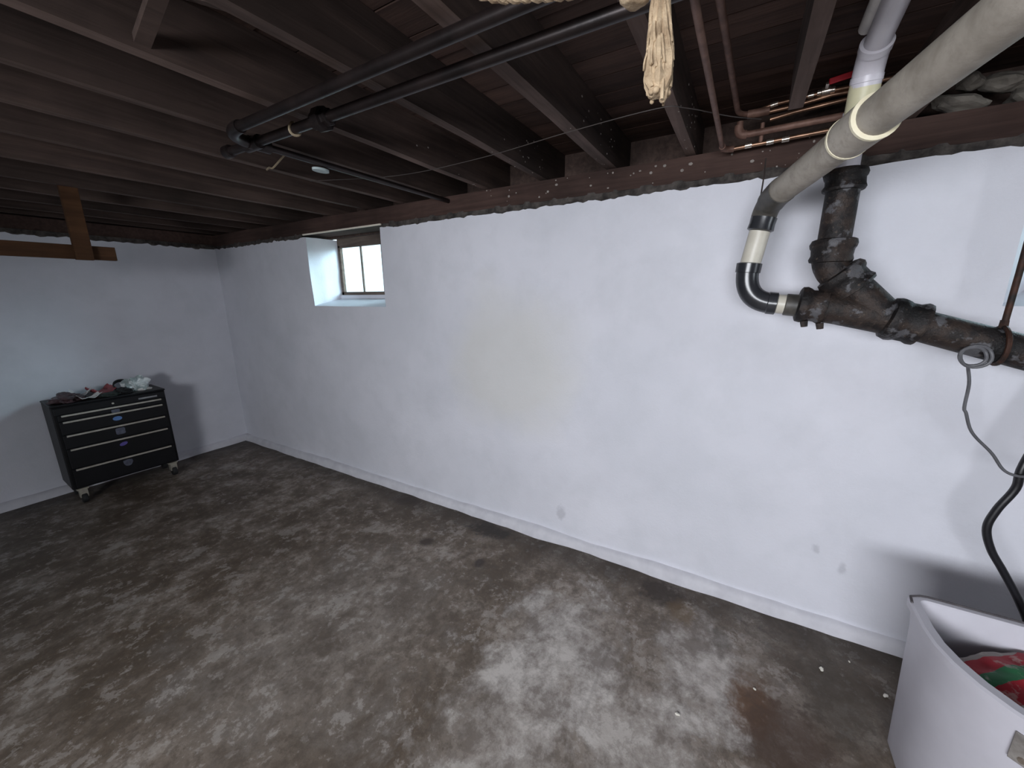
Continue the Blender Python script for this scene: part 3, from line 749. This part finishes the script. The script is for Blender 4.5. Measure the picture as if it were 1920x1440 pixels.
# tassel: a ragged bundle of yarns
bm = new(); T0 = Vector((0.734, 0.160, 2.150)); T1 = Vector((0.703, 0.149, 1.992)); rnd = random.Random(3)
steps = [(-0.12, 0.0105), (0.0, 0.011), (0.3, 0.0125), (0.5, 0.0155), (0.62, 0.0185), (0.78, 0.021), (0.9, 0.0205), (0.97, 0.014), (1.0, 0.007)]
def lrad(t):
    for (a, ra), (b, rb) in zip(steps, steps[1:]):
        if t <= b: return ra + (rb - ra) * max(0, (t - a) / (b - a))
    return steps[-1][1] + 0.004
P = [T0.lerp(T1, t) for t, r in steps]; P = curve_pts(P, 5); R = []
for i in range(len(P)):
    f = i / (len(P) - 1) * (len(steps) - 1); a = int(min(f, len(steps) - 2)); R.append(0.92 * (steps[a][1] * (1 - f + a) + steps[a + 1][1] * (f - a)))
sweep(bm, P, R, 26)
for v in bm.verts:
    ax = T0.lerp(T1, max(0, min(1.1, (v.co - T0).dot(T1 - T0) / (T1 - T0).length_squared)))
    d = v.co - ax; ang = math.atan2(d.y, d.x)
    v.co = ax + d * (1 + 0.20 * math.sin(ang * 7 + v.co.z * 14) + 0.35 * noise.noise(v.co * 45))
for k in range(60):
    a = rnd.random() * 6.283; t = rnd.uniform(0.05, 0.75); r0 = lrad(t) * rnd.uniform(0.8, 1.0)
    t1 = min(1.07, t + rnd.uniform(0.15, 0.4)); r1 = lrad(t1) * rnd.uniform(0.85, 1.2)
    p0 = T0.lerp(T1, t) + Vector((math.cos(a), math.sin(a), 0)) * r0; p1 = T0.lerp(T1, t1) + Vector((math.cos(a + 0.2), math.sin(a + 0.2), 0)) * r1
    pm_ = (p0 + p1) / 2 + Vector((math.cos(a), math.sin(a), 0)) * 0.003
    sweep(bm, arc(p0, pm_, p1, 5), rnd.uniform(0.0014, 0.0028), 6)
for k in range(22):
    c = T0.lerp(T1, rnd.uniform(0.88, 1.03)) + Vector((rnd.uniform(-1, 1), rnd.uniform(-1, 1), rnd.uniform(-0.4, 0.4))) * 0.015
    bmesh.ops.create_icosphere(bm, subdivisions=2, radius=rnd.uniform(0.003, 0.006), matrix=Matrix.Translation(c))
part('frayed_tassel', bm, M['rope'], rp)

# ------------------------------------------------------------------ wooden hanger in front of the end wall
wb = thing('wooden_hanger', 'brown upright board nailed to a joist with a crosspiece before the end wall', 'wooden bracket', (0.88, 3.6, 2.0))
bm = new(); box(bm, (0.872, 3.605, 2.19), (0.080, 0.036, 0.52), Matrix.Rotation(-0.0, 3, 'Y')); part('upright_board', bm, M['brownwood'], wb, smooth=False, bevel=0.003)
bm = new(); box(bm, (0.62, 3.641, 1.978), (0.82, 0.034, 0.084), Matrix.Rotation(0.0, 3, 'Y')); part('crosspiece', bm, M['brownwood'], wb, smooth=False, bevel=0.003)

# ------------------------------------------------------------------ tool chest
CX, CY = 1.092, 4.835
tc = thing('tool_chest', 'low black rolling tool chest with five silver drawer pulls by the corner', 'tool chest', (CX, CY, 0), math.radians(-2.5))
CW, CD, CB, CT = 0.72, 0.37, 0.13, 0.845
fy = -CD / 2
bm = new(); box(bm, (0, 0.01, (CB + CT) / 2), (CW, CD - 0.02, CT - CB)); obj('body', bm, M['chest'], tc, smooth=False, bevel=0.008)
bm = new(); box(bm, (0, 0.004, CT + 0.006), (CW + 0.006, CD - 0.004, 0.016)); obj('top_lid', bm, M['chest'], tc, smooth=False, bevel=0.006)
bm = new(); box(bm, (0, fy + 0.003, 0.808), (CW - 0.02, 0.012, 0.056)); hd = obj('top_rail', bm, M['chest'], tc, smooth=False, bevel=0.003)
bm = new(); box(bm, (0.228, fy - 0.005, 0.806), (0.13, 0.004, 0.014)); setp(obj('nameplate', bm, M['label'], hd, smooth=False), 'small silver nameplate')
bm = new(); sweep(bm, [(-0.005, fy + 0.0, 0.805), (-0.005, fy - 0.007, 0.805)], 0.008, 12); obj('lock', bm, M['alu'], hd)
pulls = [0.768, 0.714, 0.598, 0.478, 0.302]; bottoms = [0.727, 0.611, 0.491, 0.315, 0.150]
badge = [('greybadge', 'rect', 0.030), ('blue', 'oval', 0.030), ('greybadge', 'rect', 0.034), ('purple', 'tilt', 0.028), ('greybadge', 'shield', 0.034)]
for pz, bz, (bmn, shape, br) in zip(pulls, bottoms, badge):
    top = pz + 0.010
    bm = new(); box(bm, (0, fy + 0.002, (top + bz) / 2), (CW - 0.05, 0.016, top - bz - 0.004)); dw = obj('drawer', bm, M['chest'], tc, smooth=False, bevel=0.003)
    bm = new()
    ys = [(0.0, -0.006), (-0.004, -0.016), (-0.014, -0.018), (-0.016, -0.010)]
    sweep(bm, [(-0.315, fy - 0.012, pz), (0.315, fy - 0.012, pz)], 0.0072, 10); box(bm, (0, fy - 0.006, pz + 0.005), (0.63, 0.012, 0.005))
    setp(obj('drawer_pull', bm, M['alu'], dw), 'full-width silver pull')
    hgt = pz - bz; zc = pz - (0.032 if hgt < 0.05 else 0.046); bm = new()
    n = 20; vs = []
    for k in range(n):
        a = 2 * math.pi * k / n; sx, sz = math.cos(a), math.sin(a)
        if shape == 'rect':
            m_ = max(abs(sx), abs(sz)); sx, sz = sx / m_ * 0.9, sz / m_ * (0.45 if hgt < 0.05 else 0.85)
        elif shape == 'oval': sz *= 0.62
        elif shape == 'tilt':
            sz *= 0.55; sx, sz = sx * 0.95 - sz * 0.3, sz * 0.95 + sx * 0.3
        elif shape == 'shield':
            sz = sz * 0.75 if sz > 0 else sz * 1.0; sx = sx * (1.0 if sz > -0.2 else 0.85)
            if sz > 0: sx = max(-0.9, min(0.9, sx * 1.5))
        vs.append((sx * br, sz * br))
    f_ = [bm.verts.new((0.0 + a, fy - 0.0085, zc + b)) for a, b in vs]; b_ = [bm.verts.new((0.0 + a, fy - 0.004, zc + b)) for a, b in vs]
    bm.faces.new(f_)
    for k in range(n): bm.faces.new((f_[k], f_[(k + 1) % n], b_[(k + 1) % n], b_[k]))
    setp(obj('badge', bm, M[bmn], dw, smooth=False), {'greybadge': 'grey sticker badge', 'blue': 'blue oval badge', 'purple': 'purple oval badge'}[bmn])
for sx in (-1, 1):
    for sy in (-1, 1):
        bm = new(); px, py = sx * 0.305, sy * 0.135 - 0.012
        box(bm, (px, py, 0.126), (0.07, 0.07, 0.012)); box(bm, (px - 0.022, py - 0.012, 0.088), (0.006, 0.05, 0.07)); box(bm, (px + 0.022, py - 0.012, 0.088), (0.006, 0.05, 0.07))
        box(bm, (px, py - 0.035, 0.098), (0.05, 0.006, 0.05))
        cs = obj('caster', bm, M['caster'], tc, smooth=False)
        bm = new(); P, R = prof((px - 0.017, py - 0.018, 0.044), (px + 0.017, py - 0.018, 0.044), [(0, 0.02), (0.01, 0.040), (0.15, 0.044), (0.85, 0.044), (0.99, 0.040), (1, 0.02)]); sweep(bm, P, R, 20)
        obj('wheel', bm, M['rubber'], cs)


# ---- clutter lying on the chest
TZ = CT + 0.0145
def crumple(name, mat, c, s, label, cat, seed=0, amp=0.35, f=9):
    bm = new(); bmesh.ops.create_icosphere(bm, subdivisions=4, radius=1.0)
    for v in bm.verts:
        d = v.co.normalized(); q = d * 1.0 + Vector((seed, seed * 2, 0))
        k = 1 + amp * noise.noise(q * 1.6) - 0.5 * amp * abs(noise.noise(q * 4.2)) + amp * 0.4 * noise.noise(q * f)
        p = d * k; p.x *= s[0]; p.y *= s[1]; p.z *= s[2]
        if p.z < -s[2] * 0.55: p.z = -s[2] * 0.55
        v.co = p
    o = obj(name, bm, M[mat], angle=25); o.location = (c[0], c[1], TZ + s[2] * 0.55 + c[2])
    return setp(o, label, cat)
def sheet(name, mat, c, w_, d_, rz, label, cat, curl=0.02, thick=0.002, group=None):
    bm = new(); n = 8; top = []; 
    grid = [[Vector(((i / n - 0.5) * w_, (j / n - 0.5) * d_, curl * (abs(i / n - 0.5) * 2) ** 2 + curl * 0.6 * (noise.noise(Vector((i * 0.5, j * 0.5, c[0] * 9))) + 0.5))) for j in range(n + 1)] for i in range(n + 1)]
    mn = min(p.z for r_ in grid for p in r_)
    va = [[bm.verts.new(p - Vector((0, 0, mn - thick))) for p in r_] for r_ in grid]; vb_ = [[bm.verts.new(p - Vector((0, 0, mn))) for p in r_] for r_ in grid]
    for i in range(n):
        for j in range(n):
            bm.faces.new((va[i][j], va[i + 1][j], va[i + 1][j + 1], va[i][j + 1])); bm.faces.new((vb_[i][j], vb_[i][j + 1], vb_[i + 1][j + 1], vb_[i + 1][j]))
    for i in range(n):
        bm.faces.new((va[i][0], vb_[i][0], vb_[i + 1][0], va[i + 1][0])); bm.faces.new((va[i][n], va[i + 1][n], vb_[i + 1][n], vb_[i][n]))
        bm.faces.new((va[0][i], va[0][i + 1], vb_[0][i + 1], vb_[0][i])); bm.faces.new((va[n][i], vb_[n][i], vb_[n][i + 1], va[n][i + 1]))
    o = obj(name, bm, M[mat]); o.location = (c[0], c[1], TZ + c[2]); o.rotation_euler = (0, 0, rz)
    return setp(o, label, cat)
crumple('plastic_bag', 'bagbrown', (0.845, 4.80, 0), (0.095, 0.12, 0.042), 'crumpled dark maroon plastic bag at the left end of the chest top', 'bag', 1, 0.5)
sheet('paper_sheet', 'paper', (0.965, 4.74, 0.0), 0.15, 0.10, 0.12, 'white curled paper at the front edge of the chest top', 'paper', 0.03)
sheet('paper_sheet', 'paper', (0.955, 4.88, 0.0), 0.13, 0.12, -0.2, 'folded white paper lying behind the curled front sheet', 'paper', 0.05)
sheet('red_packet', 'redpack', (1.085, 4.90, 0.0), 0.15, 0.16, 0.1, 'flat faded red packet in the middle of the chest top', 'packet', 0.045, 0.012)
crumple('cloth_pouch', 'pouch', (1.09, 4.73, 0), (0.075, 0.06, 0.022), 'small dark green cloth pouch in front of the red packet', 'pouch', 4, 0.4)
crumple('dark_rag', 'rubber', (1.19, 4.76, 0), (0.065, 0.07, 0.030), 'balled black rag at the foot of the tape roll', 'rag', 6, 0.4)
bm = new(); n = 28
for k in range(n + 1): pass
prof_ = [(0.052, -0.016), (0.060, -0.018), (0.060, 0.018), (0.052, 0.016)]
rings = []
for k in range(n):
    a = 2 * math.pi * k / n; rings.append([bm.verts.new((r_ * math.cos(a), h_, r_ * math.sin(a))) for r_, h_ in prof_])
for k in range(n):
    for q in range(4): bm.faces.new((rings[k][q], rings[k][(q + 1) % 4], rings[(k + 1) % n][(q + 1) % 4], rings[(k + 1) % n][q]))
tp = obj('tape_roll', bm, M['rubber']); tp.location = (1.215, 4.86, TZ + 0.054); tp.rotation_euler = (math.radians(-48), math.radians(-14), math.radians(12))
setp(tp, 'black tape roll leaning against the cloudy plastic bag on the chest', 'tape')
crumple('plastic_bag', 'bagclear', (1.305, 4.83, 0), (0.085, 0.085, 0.085), 'cloudy white crumpled plastic bag at the right end of the chest top', 'bag', 9, 0.55)
crumple('paper_scrap', 'paper', (1.335, 4.75, 0), (0.05, 0.025, 0.016), 'small crumpled white scrap in front of the cloudy bag', 'paper', 12, 0.4)

# ------------------------------------------------------------------ white utility tub
tb = thing('utility_tub', 'white plastic utility tub standing on the floor beneath the black hose', 'tub', (1.48, -0.95, 0))
TH = 0.65
def rrect(x0, x1, y0, y1, r, z, n=8):
    pts = []
    for cx_, cy_, a0 in ((x1 - r[0], y1 - r[0], 0), (x0 + r[1], y1 - r[1], 90), (x0 + r[2], y0 + r[2], 180), (x1 - r[3], y0 + r[3], 270)):
        rr = r[(0, 90, 180, 270).index(a0)]
        for k in range(n + 1):
            a = math.radians(a0 + 90 * k / n); pts.append(Vector((cx_ + rr * math.cos(a), cy_ + rr * math.sin(a), z)))
    return pts
def tubring(d, z, taper=0.0): return rrect(1.225 + d + taper, 1.735 - d - taper, -1.307 + d + taper, -0.607 - d - taper, (max(0.02, 0.04 - d * 0.5), 0.338 - d * 0.5, 0.117, 0.06), z)
bm = new()
prof_t = [(0.000, TH - 0.032, 0), (-0.004, TH - 0.03, 0), (-0.006, TH - 0.006, 0), (0.0, TH, 0), (0.022, TH, 0), (0.027, TH - 0.008, 0),
          (0.030, TH - 0.10, 0.004), (0.038, 0.11, 0.018), (0.06, 0.055, 0.022), (0.12, 0.04, 0.026)]
outer_t = [(0.000, TH - 0.032, 0), (0.006, TH - 0.033, 0), (0.010, TH - 0.10, 0.002), (0.014, 0.05, 0.014), (0.028, 0.012, 0.017), (0.10, 0.001, 0.024)]
for pr in (prof_t, outer_t):
    rg = [[bm.verts.new(p) for p in tubring(d, z, t)] for d, z, t in pr]
    for A_, B_ in zip(rg, rg[1:]):
        m_ = len(A_)
        for k in range(m_): bm.faces.new((A_[k], A_[(k + 1) % m_], B_[(k + 1) % m_], B_[k]))
    bm.faces.new(rg[-1])
bmesh.ops.remove_doubles(bm, verts=bm.verts[:], dist=1e-5)
part('basin', bm, M['tub'], tb, angle=35)
bm = new(); sweep(bm, [(1.729, -0.640, TH + 0.001), (1.734, -0.66, TH + 0.001), (1.735, -0.93, TH + 0.001), (1.735, -1.23, TH + 0.001)], 0.0042, 6)
sweep(bm, [(1.677, -0.606, TH), (1.712, -0.611, TH + 0.001), (1.729, -0.640, TH + 0.001)], 0.004, 6)
setp(part('rim_line', bm, M['rim_dark'], tb), 'dark line along the back rim')  # thin dark strip laid along the back rim
th = math.radians(143); nb_ = Vector((math.cos(th), math.sin(th), 0)); cb_ = Vector((1.563, -0.945, 0.548)) + nb_ * 0.327
bm = new(); box(bm, cb_, (0.005, 0.072, 0.085), Matrix.Rotation(th, 3, 'Z')); bk = part('steel_bracket', bm, M['zinc'], tb, smooth=False, bevel=0.001); bk['label'] = 'grey steel bracket plate'
bm = new(); sweep(bm, [cb_ + nb_ * 0.001 + Vector((0.008, 0.010, -0.026)), cb_ + nb_ * 0.008 + Vector((0.008, 0.010, -0.026))], [0.009, 0.007], 8); part('bracket_bolt', bm, M['solder'], tb)

# sack lying in the tub
bm = new(); bmesh.ops.create_uvsphere(bm, u_segments=40, v_segments=24, radius=1.0)
for v in bm.verts:
    x_, y_, z_ = v.co; sg = lambda a, e: math.copysign(abs(a) ** e, a)
    p = Vector((sg(x_, 0.7) * 0.132, sg(y_, 0.7) * 0.175, sg(z_, 0.8) * (0.117 if z_ > 0 else 0.42)))
    p += p.normalized() * (0.018 * noise.noise(p * 14) - 0.012 * abs(noise.noise(p * 26)))
    v.co = p
sk = obj('cement_sack', bm, M['sack']); sk.location = (1.552, -0.835, 0.480); sk.rotation_euler = (math.radians(0), math.radians(6), math.radians(218))
setp(sk, 'grey sack with red and green printed bands lying in the white tub', 'sack')

# ------------------------------------------------------------------ stones on the wall top, paint drips, chips
def stone(loc, s, rz, label, sd):
    bm = new(); bmesh.ops.create_icosphere(bm, subdivisions=3, radius=1)
    for v in bm.verts:
        v.co *= 1 + 0.35 * noise.noise(v.co * 1.4 + Vector((sd, 0, 0))); v.co = Vector((v.co.x * s[0], v.co.y * s[1], v.co.z * s[2]))
    o = obj('rubble_stone', bm, M['stone'], smooth=False); o.location = loc; o.rotation_euler = (0.2, 0.1, rz)
    return setp(o, label, 'stone', None)
stone((2.28, -0.62, 2.372), (0.05, 0.085, 0.028), 0.2, 'flat wedge shaped stone on the sill below the grey pipe', 2)
stone((2.30, -0.72, 2.425), (0.05, 0.07, 0.03), -0.3, 'pale rough stone above the wedge shaped stone', 5)
stone((2.27, -0.625, 2.44), (0.035, 0.045, 0.025), 0.6, 'small stone tucked behind the grey pipe', 8)
stone((2.30, -0.80, 2.37), (0.05, 0.06, 0.04), 0.0, 'dark lump of stone at the picture edge above the sill', 11)
bm = new(); rnd = random.Random(11)
def speck(p, r, n):
    q = Vector(n).to_track_quat('Z', 'Y').to_matrix().to_4x4()
    bmesh.ops.create_icosphere(bm, subdivisions=1, radius=1, matrix=Matrix.Translation(p) @ q @ Matrix.Diagonal((r * rnd.uniform(0.7, 1.6), r, r * 0.4, 1)))
for k in range(46): speck((2.262, rnd.uniform(-0.35, 1.5), rnd.uniform(2.24, 2.34)), rnd.uniform(0.0025, 0.0085), (-1, 0, 0))
for y in (0.305, 0.695, 1.10, 1.505):
    for k in range(16): speck((2.24 - abs(rnd.gauss(0, 0.28)), y - (0.028 if abs(y - 0.695) < 0.01 else 0.0225), rnd.uniform(2.36, 2.5)), rnd.uniform(0.0015, 0.005), (0, -1, 0))
    for k in range(6): speck((2.22 - abs(rnd.gauss(0, 0.3)), y + rnd.uniform(-0.02, 0.02), JZ - 0.002), rnd.uniform(0.0015, 0.004), (0, 0, -1))
sp = obj('paint_splatter', bm, M['splat'], ceil); setp(sp, kind='stuff')
for i, (px, py, r, lb) in enumerate(((1.971, -0.482, 0.013, 'largest white paint chip on the floor near the tub'), (1.709, -0.215, 0.008, 'small white chip in the rust stain'),
                                     (1.43, 0.062, 0.010, 'slim white chip on the pale patch of floor'), (1.954, -0.699, 0.012, 'flat pale chip beside the tub'), (2.08, -0.60, 0.006, 'tiny white chip at the foot of the long wall'))):
    bm = new(); bmesh.ops.create_icosphere(bm, subdivisions=2, radius=1)
    for v in bm.verts:
        v.co *= 1 + 0.5 * noise.noise(v.co * 1.7 + Vector((i * 3, 0, 0))); v.co = Vector((v.co.x * r, v.co.y * r * 0.6, v.co.z * r * 0.3))
    o = obj('paint_chip', bm, M['chip'], smooth=False); o.location = (px, py, 0.003); o.rotation_euler = (0, 0, i * 0.8); setp(o, lb, 'paint chip')
